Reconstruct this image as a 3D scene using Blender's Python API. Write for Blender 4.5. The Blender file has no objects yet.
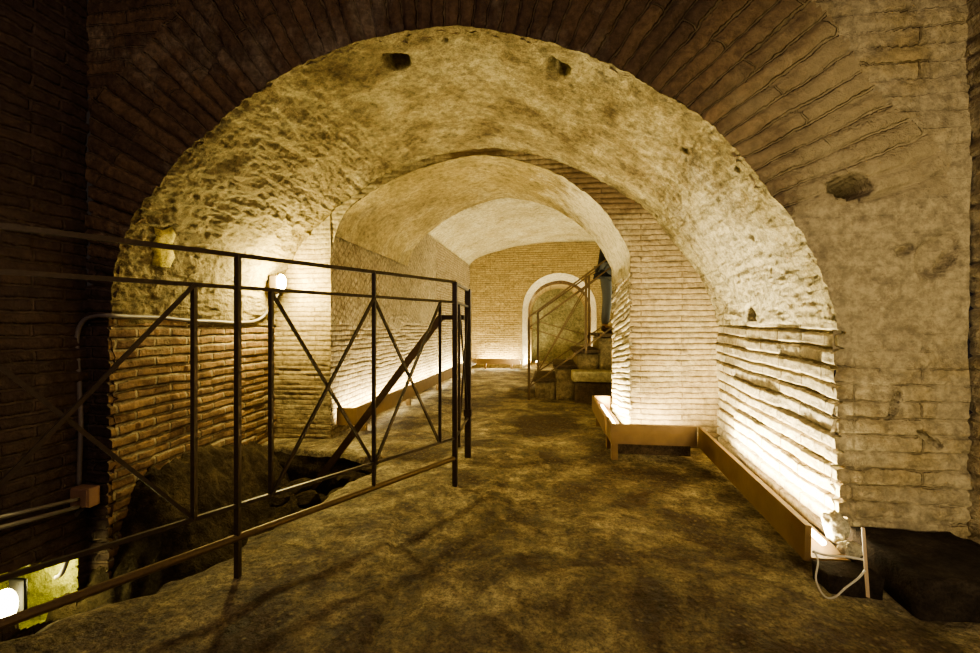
import bpy, bmesh, math, random
import numpy as np
from mathutils import Vector, Matrix
from mathutils.bvhtree import BVHTree

random.seed(7)
C = bpy.context.scene.collection
SC = bpy.context.scene
# ------------------------------------------------------------------ camera geometry
F = 16.0 / 36.0 * 980
H = 0.95
TH = math.radians(7.85)
CS, SN = math.cos(TH), math.sin(TH)
HY, HX = 327.0, 490.0

def ray(px, py):
    t = (px - HX) / F
    return np.array([-SN + t * CS, CS + t * SN, (HY - py) / F])
def onY(px, py, Y):
    d = ray(px, py); k = Y / d[1]; p = d * k; p[2] += H; return p
def onX(px, py, X):
    d = ray(px, py); k = X / d[0]; p = d * k; p[2] += H; return p
def onZ(px, py, Z=0.0):
    d = ray(px, py); k = (Z - H) / d[2]; p = d * k; p[2] += H; return p

cam_d = bpy.data.cameras.new('camera'); cam = bpy.data.objects.new('camera', cam_d); C.objects.link(cam)
cam.location = (0, 0, H); cam.rotation_euler = (math.pi / 2, 0, TH)
cam_d.sensor_width = 36; cam_d.lens = 16; cam_d.clip_start = 0.02
SC.camera = cam

# ------------------------------------------------------------------ noise (numpy)
def _hash(ix, iy, iz, seed):
    n = (ix.astype(np.int64) * 374761393 + iy.astype(np.int64) * 668265263 + iz.astype(np.int64) * 2147483647 + seed * 974711) & 0xffffffff
    n = ((n ^ (n >> 13)) * 1274126177) & 0xffffffff
    n = (n ^ (n >> 16)) & 0xffffffff
    n = (n * 2246822519) & 0xffffffff
    return ((n ^ (n >> 15)) & 0xffffff) / float(0xffffff)
def vnoise(P, scale, seed=0):
    p = P * scale; i = np.floor(p); f = p - i; f = f * f * (3 - 2 * f)
    ix, iy, iz = i[..., 0], i[..., 1], i[..., 2]
    r = 0
    for dx in (0, 1):
        wx = f[..., 0] if dx else 1 - f[..., 0]
        for dy in (0, 1):
            wy = f[..., 1] if dy else 1 - f[..., 1]
            for dz in (0, 1):
                wz = f[..., 2] if dz else 1 - f[..., 2]
                r = r + wx * wy * wz * _hash(ix + dx, iy + dy, iz + dz, seed)
    return r * 2 - 1
def fbm(P, scale, octv=4, seed=0, gain=.5):
    r = 0; a = 1; t = 0
    for o in range(octv):
        r = r + a * vnoise(P, scale * 2 ** o, seed + o * 17); t += a; a *= gain
    return r / t
def ridge(P, scale, octv=4, seed=0):
    r = 0; a = 1; t = 0
    for o in range(octv):
        r = r + a * (1 - 2 * np.abs(vnoise(P, scale * 2 ** o, seed + o * 31))); t += a; a *= .5
    return r / t
def sstep(a, b, x):
    t = np.clip((x - a) / (b - a), 0, 1); return t * t * (3 - 2 * t)

def brick_disp(u, v, bw, bh, mort, seed=0, var=.006, deep=.012, rowvar=0.0):
    """height of a coursed brick face; same layout as the Brick Texture node"""
    row = np.floor(v / bh)
    uu = u + np.where(np.mod(row, 2) == 1, bw * .5, 0)
    col = np.floor(uu / bw)
    fu = uu - col * bw; fv = v - row * bh
    du = np.minimum(fu, bw - fu); dv = np.minimum(fv, bh - fv)
    rb = _hash(col, row, row * 0, seed) - .5
    rr = _hash(row, row * 0 + 3, row * 0, seed + 5)
    ev = sstep(mort * .2, mort * .9, dv); eu = sstep(mort * .1, mort * .7, du)
    e = ev * (.55 + .45 * eu)
    return rb * 2 * var - (1 - e) * deep * (1 - rowvar + rowvar * 2 * rr)

def nrm(P, sign=1):
    a = np.gradient(P, axis=0); b = np.gradient(P, axis=1)
    n = np.cross(a, b); l = np.linalg.norm(n, axis=-1, keepdims=True); l[l == 0] = 1
    return n / l * sign

ALLV, ALLF, NV = [], [], [0]
def surf(name, P, UV, mat, mask=None, UV2=None, m2=None, smooth=True, structure=True, parent=None, flip=False, col=True):
    """one sheet of masonry or rock: a grid of points (nu, nv, 3)"""
    nu, nv = P.shape[:2]
    idx = np.arange(nu * nv).reshape(nu, nv)
    q = np.stack([idx[:-1, :-1], idx[1:, :-1], idx[1:, 1:], idx[:-1, 1:]], -1)
    if flip: q = q[..., ::-1]
    if mask is not None:
        keep = mask.reshape(-1); q2 = q.reshape(-1, 4)[keep]
    else:
        keep = None; q2 = q.reshape(-1, 4)
    me = bpy.data.meshes.new(name)
    V = P.reshape(-1, 3)
    nf = len(q2)
    me.vertices.add(len(V)); me.vertices.foreach_set('co', V.astype(np.float32).ravel())
    me.loops.add(nf * 4); me.loops.foreach_set('vertex_index', q2.astype(np.int32).ravel())
    me.polygons.add(nf); me.polygons.foreach_set('loop_start', np.arange(0, nf * 4, 4, dtype=np.int32))
    me.polygons.foreach_set('loop_total', np.full(nf, 4, dtype=np.int32))
    me.polygons.foreach_set('use_smooth', np.full(nf, smooth))
    uvl = me.uv_layers.new(name='UVMap')
    uv = UV.reshape(-1, 2)[q2]
    if UV2 is not None:
        mm = m2.reshape(-1)
        if keep is not None: mm = mm[keep]
        uv = np.where(mm[:, None, None], UV2.reshape(-1, 2)[q2], uv)
    uvl.data.foreach_set('uv', uv.astype(np.float32).ravel())
    me.update(); me.validate()
    me.materials.append(mat)
    o = bpy.data.objects.new(name, me); C.objects.link(o)
    if structure: o['kind'] = 'structure'
    if parent: o.parent = parent
    if col:
        ALLV.append(V); ALLF.append(q2[::1] + NV[0]); NV[0] += len(V)
    return o

# ------------------------------------------------------------------ materials
class NT:
    def __init__(s, name):
        s.m = bpy.data.materials.new(name); s.m.use_nodes = True
        s.t = s.m.node_tree; s.t.nodes.clear()
        s.out = s.n('ShaderNodeOutputMaterial'); s.b = s.n('ShaderNodeBsdfPrincipled')
        s.l(s.b.outputs[0], s.out.inputs[0])
    def n(s, t, **k):
        x = s.t.nodes.new(t)
        for a, v in k.items(): setattr(x, a, v)
        return x
    def l(s, a, b): s.t.links.new(a, b)
    def noise(s, vec, scale, detail=5, rough=.6, dist=0):
        x = s.n('ShaderNodeTexNoise'); x.inputs['Scale'].default_value = scale
        x.inputs['Detail'].default_value = detail; x.inputs['Roughness'].default_value = rough
        x.inputs['Distortion'].default_value = dist
        s.l(vec, x.inputs['Vector']); return x
    def ramp(s, fac, stops, interp='LINEAR'):
        x = s.n('ShaderNodeValToRGB'); x.color_ramp.interpolation = interp
        e = x.color_ramp.elements
        while len(e) < len(stops): e.new(.5)
        for i, (p, c) in enumerate(stops):
            e[i].position = p; e[i].color = (c, c, c, 1) if isinstance(c, (int, float)) else (*c, 1)
        s.l(fac, x.inputs[0]); return x.outputs[0]
    def mix(s, fac, a, b, mode='MIX'):
        x = s.n('ShaderNodeMix', data_type='RGBA', blend_type=mode)
        for sock, v in ((x.inputs[0], fac), (x.inputs[6], a), (x.inputs[7], b)):
            if isinstance(v, (int, float)): sock.default_value = v
            elif isinstance(v, tuple): sock.default_value = (*v, 1)
            else: s.l(v, sock)
        return x.outputs[2]
    def math(s, op, a, b=0.0, c=None):
        x = s.n('ShaderNodeMath', operation=op)
        for i, v in enumerate((a, b, c)):
            if v is None: continue
            if isinstance(v, (int, float)): x.inputs[i].default_value = v
            else: s.l(v, x.inputs[i])
        return x.outputs[0]
    def coords(s):
        g = s.n('ShaderNodeNewGeometry'); return g.outputs['Position']
    def bump(s, h, dist=.01, strength=1.0):
        x = s.n('ShaderNodeBump'); x.inputs['Distance'].default_value = dist; x.inputs['Strength'].default_value = strength
        s.l(h, x.inputs['Height']); s.l(x.outputs[0], s.b.inputs['Normal'])
    def fin(s, col=None, rough=.9, spec=.2, metal=0):
        if isinstance(col, tuple): s.b.inputs['Base Color'].default_value = (*col, 1)
        elif col is not None: s.l(col, s.b.inputs['Base Color'])
        if isinstance(rough, (int, float)): s.b.inputs['Roughness'].default_value = rough
        else: s.l(rough, s.b.inputs['Roughness'])
        s.b.inputs['Specular IOR Level'].default_value = spec
        s.b.inputs['Metallic'].default_value = metal
        return s.m

def brick_mat(name, c1, c2, mort, bw, bh, ms, plaster=(.6, .52, .38), pl=(.62, .72), warp=.012, dirt=.6, bump=.012, stain=(.06, .04, .03), dark=.62, zones=(), dzones=()):
    s = NT(name); pos = s.coords()
    uvn = s.n('ShaderNodeUVMap'); uvn.uv_map = 'UVMap'
    w = s.noise(pos, 7, 3); w2 = s.noise(pos, 40, 2)
    sub = s.n('ShaderNodeVectorMath', operation='SUBTRACT'); s.l(w.outputs['Color'], sub.inputs[0]); sub.inputs[1].default_value = (.5, .5, .5)
    sc = s.n('ShaderNodeVectorMath', operation='SCALE'); s.l(sub.outputs[0], sc.inputs[0]); sc.inputs['Scale'].default_value = warp
    sub2 = s.n('ShaderNodeVectorMath', operation='SUBTRACT'); s.l(w2.outputs['Color'], sub2.inputs[0]); sub2.inputs[1].default_value = (.5, .5, .5)
    sc2 = s.n('ShaderNodeVectorMath', operation='SCALE'); s.l(sub2.outputs[0], sc2.inputs[0]); sc2.inputs['Scale'].default_value = .012
    ad = s.n('ShaderNodeVectorMath', operation='ADD'); s.l(uvn.outputs[0], ad.inputs[0]); s.l(sc.outputs[0], ad.inputs[1])
    ad2 = s.n('ShaderNodeVectorMath', operation='ADD'); s.l(ad.outputs[0], ad2.inputs[0]); s.l(sc2.outputs[0], ad2.inputs[1])
    b = s.n('ShaderNodeTexBrick'); s.l(ad2.outputs[0], b.inputs['Vector'])
    b.inputs['Color1'].default_value = (*c1, 1); b.inputs['Color2'].default_value = (*c2, 1); b.inputs['Mortar'].default_value = (*mort, 1)
    b.inputs['Scale'].default_value = 1; b.inputs['Mortar Size'].default_value = ms; b.inputs['Mortar Smooth'].default_value = .6
    b.inputs['Brick Width'].default_value = bw; b.inputs['Row Height'].default_value = bh; b.inputs['Bias'].default_value = 0
    n1 = s.noise(pos, 2.3, 6, .65); n2 = s.noise(pos, 26, 5, .7); n3 = s.noise(pos, 4.5, 6, .7)
    plf = s.ramp(n1.outputs[0], [(pl[0], 0.0), (pl[1], 1.0)])
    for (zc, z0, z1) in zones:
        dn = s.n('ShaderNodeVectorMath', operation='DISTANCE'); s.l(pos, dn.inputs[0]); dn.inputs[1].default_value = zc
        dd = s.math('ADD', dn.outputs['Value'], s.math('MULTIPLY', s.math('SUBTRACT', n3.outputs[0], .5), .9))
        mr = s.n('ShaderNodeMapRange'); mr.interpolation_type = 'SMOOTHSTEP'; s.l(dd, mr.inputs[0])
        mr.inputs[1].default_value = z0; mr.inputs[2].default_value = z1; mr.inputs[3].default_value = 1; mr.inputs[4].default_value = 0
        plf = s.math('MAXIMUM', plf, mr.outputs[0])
    plf = s.math('MULTIPLY', plf, .88)
    pcol = s.mix(n2.outputs[0], tuple(x * .75 for x in plaster), plaster)
    col = s.mix(plf, b.outputs['Color'], pcol)
    col = s.mix(s.ramp(n2.outputs[0], [(.38, dark), (.62, 1.0)]), (0, 0, 0), col)
    col = s.mix(s.math('MULTIPLY', s.ramp(n3.outputs[0], [(.5, 0.0), (.72, 1.0)]), dirt), col, stain)
    n6 = s.noise(pos, 9, 9, .78, .4)
    col = s.mix(s.ramp(n6.outputs[0], [(.36, .5), (.5, .95), (.62, 1.0)]), tuple(x * 1.0 for x in stain), col)
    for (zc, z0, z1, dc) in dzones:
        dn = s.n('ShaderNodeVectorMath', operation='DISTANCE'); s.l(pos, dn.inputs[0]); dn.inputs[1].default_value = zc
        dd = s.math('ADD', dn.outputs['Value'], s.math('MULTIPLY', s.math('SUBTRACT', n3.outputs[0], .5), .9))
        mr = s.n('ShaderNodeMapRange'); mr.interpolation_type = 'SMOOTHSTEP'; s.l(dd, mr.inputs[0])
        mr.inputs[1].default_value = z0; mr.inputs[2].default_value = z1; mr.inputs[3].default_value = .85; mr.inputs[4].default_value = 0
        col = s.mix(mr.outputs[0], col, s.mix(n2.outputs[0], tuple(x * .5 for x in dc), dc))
    h = s.math('MULTIPLY', s.math('SUBTRACT', 1.0, b.outputs['Fac']), s.math('SUBTRACT', 1.0, s.math('MULTIPLY', plf, 1.05)))
    h = s.math('ADD', h, s.math('MULTIPLY', n2.outputs[0], .7))
    h = s.math('ADD', h, s.math('MULTIPLY', s.noise(pos, 90, 3, .7).outputs[0], .3))
    s.bump(h, bump)
    return s.fin(col, .92, .15)

def rock_mat(name, lo, mid, hi, scale=3.0, bump=.02, spots=.5, spotcol=(.05, .035, .025), fine=22, painted_tones=None):
    s = NT(name); pos = s.coords()
    n1 = s.noise(pos, scale, 8, .65, .3); n2 = s.noise(pos, fine, 6, .7); n3 = s.noise(pos, scale * 2.4, 7, .75); n4 = s.noise(pos, 110, 3, .7)
    col = s.ramp(n1.outputs[0], [(.32, lo), (.5, mid), (.68, hi)])
    col = s.mix(s.ramp(n2.outputs[0], [(.35, .5), (.6, 1.0)]), (0, 0, 0), col)
    col = s.mix(s.math('MULTIPLY', s.ramp(n3.outputs[0], [(.53, 0.0), (.66, 1.0)]), spots), col, spotcol)
    for painted_tones in (painted_tones or ()):
        dn = s.n('ShaderNodeVectorMath', operation='DISTANCE'); s.l(pos, dn.inputs[0]); dn.inputs[1].default_value = painted_tones[0]
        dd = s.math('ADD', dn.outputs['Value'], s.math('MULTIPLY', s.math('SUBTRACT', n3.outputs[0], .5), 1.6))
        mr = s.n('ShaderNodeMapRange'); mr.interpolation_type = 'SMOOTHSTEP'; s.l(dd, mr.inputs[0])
        mr.inputs[1].default_value = painted_tones[1]; mr.inputs[2].default_value = painted_tones[2]; mr.inputs[3].default_value = .85; mr.inputs[4].default_value = 0
        lc = s.mix(s.ramp(n2.outputs[0], [(.36, 0.0), (.55, 1.0)]), tuple(x * .6 for x in painted_tones[3]), painted_tones[3])
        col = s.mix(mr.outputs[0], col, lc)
    col = s.mix(s.ramp(n4.outputs[0], [(.34, .62), (.58, 1.0)]), (0, 0, 0), col)
    h = s.math('ADD', n3.outputs[0], s.math('MULTIPLY', n2.outputs[0], .7))
    h = s.math('ADD', h, s.math('MULTIPLY', n4.outputs[0], .3))
    s.bump(h, bump)
    return s.fin(col, .93, .15)

def plain_mat(name, col, rough=.6, metal=0, var=.35, scale=40, bump=.002, spec=.4):
    s = NT(name); pos = s.coords(); n = s.noise(pos, scale, 4, .65)
    c = s.mix(n.outputs[0], tuple(x * (1 - var) for x in col), tuple(min(1, x * (1 + var)) for x in col))
    s.bump(n.outputs[0], bump)
    return s.fin(c, rough, spec, metal)

def emit_mat(name, col, strength):
    s = NT(name)
    s.b.inputs['Emission Color'].default_value = (*col, 1); s.b.inputs['Emission Strength'].default_value = strength
    n = s.noise(s.coords(), 30)
    return s.fin(s.mix(n.outputs[0], col, tuple(x * .95 for x in col)), .4)

M = {}
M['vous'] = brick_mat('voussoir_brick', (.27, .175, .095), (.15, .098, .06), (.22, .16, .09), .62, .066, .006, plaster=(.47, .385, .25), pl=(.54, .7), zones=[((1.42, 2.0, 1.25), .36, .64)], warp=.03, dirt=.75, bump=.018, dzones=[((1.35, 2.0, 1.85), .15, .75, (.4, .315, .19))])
M['right_wall'] = brick_mat('limewashed_brick', (.68, .59, .42), (.6, .51, .35), (.34, .26, .16), .42, .07, .006, plaster=(.66, .58, .44), pl=(.5, .68), warp=.02, dirt=.25, bump=.012)
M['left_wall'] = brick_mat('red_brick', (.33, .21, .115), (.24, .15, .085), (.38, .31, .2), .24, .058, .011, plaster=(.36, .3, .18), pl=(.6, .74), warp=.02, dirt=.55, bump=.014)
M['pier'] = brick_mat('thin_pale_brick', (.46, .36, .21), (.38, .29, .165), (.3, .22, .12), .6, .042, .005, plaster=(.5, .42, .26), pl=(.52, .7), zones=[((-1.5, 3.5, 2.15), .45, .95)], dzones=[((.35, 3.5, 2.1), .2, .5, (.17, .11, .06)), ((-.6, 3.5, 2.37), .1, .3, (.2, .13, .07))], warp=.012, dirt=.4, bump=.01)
M['passage'] = brick_mat('passage_stone', (.58, .48, .31), (.47, .38, .23), (.3, .22, .12), .11, .045, .007, plaster=(.5, .42, .28), pl=(.58, .74), warp=.03, dirt=.4, bump=.012)
M['net'] = brick_mat('net_masonry', (.6, .5, .32), (.5, .41, .25), (.38, .3, .17), .06, .06, .007, plaster=(.5, .42, .28), pl=(.6, .75), warp=.02, dirt=.35, bump=.012)
M['back'] = brick_mat('back_wall_brick', (.45, .34, .15), (.37, .27, .115), (.3, .215, .095), .22, .05, .006, plaster=(.5, .4, .2), pl=(.6, .75), warp=.012, dirt=.35, bump=.008)
M['vault'] = rock_mat('vault_plaster', (.15, .105, .05), (.36, .285, .145), (.58, .49, .28), 3.2, .03, .5, painted_tones=[((-2.3, 2.8, 1.4), .3, 1.5, (.27, .215, .12)), ((1.3, 2.7, 1.25), .25, 1.0, (.72, .64, .46))])  # trough brightness painted in at the right springing; left haunch toned darker
M['ring'] = rock_mat('smooth_plaster', (.27, .2, .085), (.38, .295, .13), (.5, .41, .22), 2.2, .014, .4, painted_tones=[((.62, 3.9, 1.75), .35, .95, (.74, .66, .47))])  # trough light on the right jamb side painted into the plaster colour
M['room_vault'] = rock_mat('pale_vault', (.4, .33, .17), (.54, .46, .27), (.66, .58, .38), 2.2, .012, .3)
M['rock'] = rock_mat('tufa_rock', (.12, .085, .05), (.22, .16, .09), (.33, .26, .15), 3.5, .03, .5)
M['dark_rock'] = rock_mat('dark_footing', (.03, .022, .018), (.05, .036, .028), (.08, .06, .045), 5, .02, .4)
M['pit_rock'] = rock_mat('pit_earth', (.05, .034, .021), (.095, .067, .039), (.16, .118, .066), 5, .05, .5)
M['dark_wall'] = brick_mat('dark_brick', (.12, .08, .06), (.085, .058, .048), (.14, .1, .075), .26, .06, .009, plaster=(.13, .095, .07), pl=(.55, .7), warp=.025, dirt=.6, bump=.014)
M['niche'] = rock_mat('niche_rock', (.2, .19, .03), (.42, .41, .09), (.58, .56, .16), 7, .06, .85, spotcol=(.06, .06, .02))
M['iron'] = plain_mat('dark_iron', (.075, .055, .038), .45, .4, .5, 60, .001)
M['iron_worn'] = plain_mat('worn_iron', (.15, .1, .05), .5, .4, .4, 60, .001)
M['board'] = plain_mat('stained_board', (.21, .13, .055), .5, 0, .35, 9, .002)
M['conduit'] = plain_mat('grey_conduit', (.2, .17, .15), .5, 0, .2, 30, .0005)
M['jbox'] = plain_mat('tan_box', (.33, .2, .13), .6, 0, .2, 30, .0005)
M['cable'] = plain_mat('white_cable', (.55, .5, .42), .5, 0, .15, 50, .0003)
M['stake'] = plain_mat('pale_wood', (.42, .3, .19), .7, 0, .25, 30, .001)
M['step'] = rock_mat('step_stone', (.26, .2, .11), (.38, .3, .17), (.5, .41, .25), 6, .01, .3)
M['tread'] = rock_mat('worn_tread', (.1, .07, .045), (.15, .105, .065), (.2, .15, .09), 6, .006, .3)
M['ledge'] = rock_mat('pale_ledge', (.5, .43, .22), (.6, .52, .28), (.7, .62, .36), 5, .006, .15)
M['cream'] = rock_mat('pale_plaster', (.6, .52, .36), (.7, .62, .45), (.78, .7, .52), 9, .02, .2)
M['patch'] = rock_mat('pale_yellow', (.72, .58, .14), (.84, .7, .2), (.9, .78, .28), 8, .01, .15)
WARM = (1.0, .87, .5)
M['tube'] = emit_mat('warm_tube', (1.0, .85, .5), 12)
M['bulb'] = emit_mat('warm_bulb', (1.0, .86, .4), 55)
M['bulb2'] = emit_mat('yellow_bulb', (1.0, .9, .4), 14)
M['black_metal'] = plain_mat('black_metal', (.012, .01, .008), .6, .2, .3, 60, .0005)
M['cloth_dark'] = plain_mat('black_cloth', (.014, .014, .018), .9, 0, .3, 80, .002)
M['denim'] = plain_mat('grey_denim', (.11, .115, .11), .9, 0, .3, 120, .001)
M['skin'] = plain_mat('skin', (.5, .31, .2), .55, 0, .08, 30, .0005)
M['hair'] = plain_mat('dark_hair', (.03, .02, .014), .7, 0, .3, 150, .002)
M['shoe'] = plain_mat('brown_leather', (.1, .06, .035), .5, 0, .2, 40, .0005)

def floor_mat():
    s = NT('trodden_floor'); pos = s.coords()
    n1 = s.noise(pos, 1.3, 8, .68, .4); n2 = s.noise(pos, 9, 7, .72); n3 = s.noise(pos, 42, 5, .7); n4 = s.noise(pos, 3.1, 8, .7, .5)
    v = s.n('ShaderNodeTexVoronoi'); v.inputs['Scale'].default_value = 34; s.l(pos, v.inputs['Vector'])
    col = s.ramp(n1.outputs[0], [(.41, (.13, .088, .055)), (.49, (.42, .335, .19)), (.57, (.74, .62, .37))])
    col = s.mix(s.ramp(n2.outputs[0], [(.36, .35), (.6, 1.0)]), (.018, .011, .006), col)
    col = s.mix(s.math('MULTIPLY', s.ramp(n4.outputs[0], [(.48, 0.0), (.58, 1.0)]), .7), col, (.085, .052, .038))
    col = s.mix(s.ramp(n3.outputs[0], [(.36, .45), (.56, 1.0)]), (.02, .012, .006), col)
    n5 = s.noise(pos, 120, 3, .75)
    col = s.mix(s.ramp(n5.outputs[0], [(.36, .5), (.55, 1.0), (.68, 1.25)]), (.0, .0, .0), col)
    sp = s.ramp(v.outputs['Distance'], [(.12, 1.0), (.3, 0.0)]); sp = s.math('MULTIPLY', sp, s.ramp(n4.outputs[0], [(.44, 0.0), (.56, .6)]))
    col = s.mix(sp, col, (.36, .29, .16))
    h = s.math('ADD', s.math('MULTIPLY', n2.outputs[0], 1.0), s.math('MULTIPLY', n3.outputs[0], .6))
    h = s.math('ADD', h, s.math('MULTIPLY', n5.outputs[0], .25))
    h = s.math('SUBTRACT', h, s.math('MULTIPLY', v.outputs['Distance'], .35))
    s.bump(h, .028)
    return s.fin(col, s.ramp(n2.outputs[0], [(.35, .5), (.65, .85)]), .35)
M['floor'] = floor_mat()

# ------------------------------------------------------------------ profiles taken from the arches
def resample(P, step):
    P = np.asarray(P, float)
    d = np.r_[0, np.cumsum(np.linalg.norm(np.diff(P, axis=0), axis=1))]
    n = max(2, int(round(d[-1] / step)) + 1)
    s = np.linspace(0, d[-1], n)
    return np.stack([np.interp(s, d, P[:, k]) for k in range(P.shape[1])], 1), s
def smooth_curve(P, n=12):
    """Catmull-Rom through the points"""
    P = np.asarray(P, float); Q = np.vstack([2 * P[0] - P[1], P, 2 * P[-1] - P[-2]]); out = []
    for i in range(1, len(Q) - 2):
        p0, p1, p2, p3 = Q[i - 1], Q[i], Q[i + 1], Q[i + 2]
        for t in np.linspace(0, 1, n, endpoint=False):
            out.append(.5 * (2 * p1 + (p2 - p0) * t + (2 * p0 - 5 * p1 + 4 * p2 - p3) * t * t + (3 * p1 - p0 - 3 * p2 + p3) * t ** 3))
    out.append(P[-1]); return np.array(out)

Y1, Y2 = 2.0, 3.5
ZS = .96                                   # springing
A1px = [(142, 207), (207, 133), (257, 94), (300, 67), (361, 43), (435, 29), (475, 29), (553, 45), (610, 66), (660, 93), (709, 124), (764, 188), (801, 234), (826, 288)]
a1 = [onY(x, y, Y1) for x, y in A1px]
XL1, XR1 = -2.29, 1.18
a1 = [(p[0], p[2]) for p in a1]
a1 = [(XL1, ZS), (XL1 + .04, 1.3)] + a1 + [(XR1, ZS)]
ARC1 = smooth_curve(a1)
A2px = [(345, 213), (380, 187), (425, 167), (484, 155), (545, 169), (580, 189), (605, 212), (622, 238)]
a2 = [onY(x, y, Y2) for x, y in A2px]
XL2, XR2 = -1.85, .615
a2 = [(XL2, 1.35), (XL2, 1.6)] + [(p[0], p[2]) for p in a2] + [(XR2, 1.5), (XR2, 1.35)]
ARC2 = smooth_curve(a2)
XLB, XRB = -2.37, 1.255                     # barrel edges at the second arch
def barrel(y, n):
    """bay vault profile at depth y (n points, X-Z)"""
    t = (y - Y1) / (Y2 - Y1)
    P, s = resample(ARC1, .01)
    u = np.linspace(0, s[-1], n); X = np.interp(u, s, P[:, 0]); Z = np.interp(u, s, P[:, 1])
    xl = XL1 + (XLB - XL1) * t; xr = XR1 + (XRB - XR1) * t
    X = xl + (X - XL1) / (XR1 - XL1) * (xr - xl)
    Z = ZS + (Z - ZS) * (1 + .03 * t)
    return X, Z, u

# ------------------------------------------------------------------ 1. front wall with the great arch
XWL, XWR, ZT, ZB = -2.44, 1.675, 3.3, -1.05
def front_wall():
    jl = np.stack([np.full(150, XL1), np.linspace(ZB, ZS, 150)], 1)[:-1]
    jr = np.stack([np.full(100, XR1), np.linspace(ZS, -.05, 100)], 1)[1:]
    arc, sa = resample(ARC1, .011)
    nl, nr, na = len(jl), len(jr), len(arc)
    Cc = np.vstack([jl, arc, jr])
    S = np.r_[np.arange(-nl, 0) * .0131, sa, sa[-1] + np.arange(1, nr + 1) * .01]
    Pc = np.array([-.55, ZS])
    O = []
    for i, c in enumerate(Cc):
        if i < nl: O.append((XWL, c[1]))
        elif i >= nl + na: O.append((XWR, c[1]))
        else:
            d = c - Pc; k = 1e9
            if d[0] > 1e-6: k = min(k, (XWR - Pc[0]) / d[0])
            if d[0] < -1e-6: k = min(k, (XWL - Pc[0]) / d[0])
            if d[1] > 1e-6: k = min(k, (ZT - Pc[1]) / d[1])
            O.append(tuple(Pc + d * k))
    O = np.array(O); nv = 90
    r = np.linspace(0, 1, nv)
    XZ = Cc[:, None, :] + (O - Cc)[:, None, :] * r[None, :, None]
    R = np.linalg.norm(O - Cc, axis=1)[:, None] * r[None, :]
    P = np.stack([XZ[..., 0], np.full(R.shape, Y1), XZ[..., 1]], -1)
    isarc = np.zeros(len(Cc), bool); isarc[nl:nl + na] = True
    # voussoirs fan only where the ring is: low on the right the courses lie level
    ringw = .62 + .03 * np.sin(S * 9)
    hi = (np.arctan2(P[..., 2] - ZS, P[..., 0] + .55) > .27 + .06 * fbm(P, 3, 3, 33)) | (P[..., 0] < 0)
    ring = isarc[:, None] & (R < ringw[:, None]) & hi
    UVr = np.stack([R + 0 * S[:, None], np.repeat(S[:, None], nv, 1)], -1)
    UVp = np.stack([P[..., 0] + 5, P[..., 2] + 3], -1)
    wv = np.stack([fbm(P, 5, 2, 3), fbm(P, 5, 2, 9)], -1) * .010
    dr = brick_disp(UVr[..., 0] + wv[..., 0], UVr[..., 1] + wv[..., 1], .62, .066, .012, 3, .012, .02, .9)
    dp = brick_disp(UVp[..., 0] + wv[..., 0], UVp[..., 1] + wv[..., 1], .5, .07, .010, 8, .006, .014, .9)
    zz = P[..., 2] + .22 * fbm(P, 3, 3, 77); keep = np.maximum(sstep(.76, .58, zz), sstep(1.68, 1.85, zz))
    d = np.where(ring, dr, dp * (.05 + .8 * keep)) + .018 * fbm(P, 3, 4, 5) + .006 * fbm(P, 18, 3, 6)
    # putlog hole and broken plaster
    def hole(px, py, rx, rz, depth, rot=0):
        c = onY(px, py, Y1); dx = P[..., 0] - c[0]; dz = P[..., 2] - c[2]
        a = dx * math.cos(rot) + dz * math.sin(rot); b = -dx * math.sin(rot) + dz * math.cos(rot)
        q = (a / rx) ** 2 + (b / rz) ** 2 + .35 * fbm(P, 22, 3, 91)
        return -depth * (1 - sstep(.7, 1.15, q))
    d = d + hole(852, 187, .088, .05, .34, -.05)
    d = d + hole(940, 255, .10, .07, .035, .9) + hole(905, 250, .035, .02, .07, .3) + hole(895, 405, .014, .055, .07, -.4) + hole(930, 440, .06, .014, .05, -.6) + hole(950, 262, .016, .05, .06, -.5)
    d = d + hole(210, 55, .035, .13, .05, -.5)
    # ragged arris
    edge = np.exp(-R / .03)
    d = d - edge * (.012 + .02 * np.clip(fbm(P, 14, 3, 44), 0, 1))
    P[..., 1] -= d
    P[..., 0] += edge * .016 * fbm(P, 16, 3, 21); P[..., 2] += edge * .016 * fbm(P, 16, 3, 22)
    m2 = ring[:-1, :-1]
    fl = surf('wall_front', P, UVp, M['vous'], UV2=UVr, m2=m2)
    me = fl.data; me.materials.append(M['front_low'])
    cx = P[..., 0][:-1, :-1]; cz = P[..., 2][:-1, :-1]
    low = (~m2) & (cx > 1.0)
    mi = low.astype(np.int32); me.materials.append(M['dark_wall']); mi[(cx < -2.2) & (cz < 1.3)] = 2  # pit shade put into the colour: darker brick low on the left jamb
    me.polygons.foreach_set('material_index', mi.reshape(-1))
    me.update()
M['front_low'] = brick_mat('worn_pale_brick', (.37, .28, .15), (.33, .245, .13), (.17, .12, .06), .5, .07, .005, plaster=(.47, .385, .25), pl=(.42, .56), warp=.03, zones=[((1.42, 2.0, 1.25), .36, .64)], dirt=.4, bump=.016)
front_wall()

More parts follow.
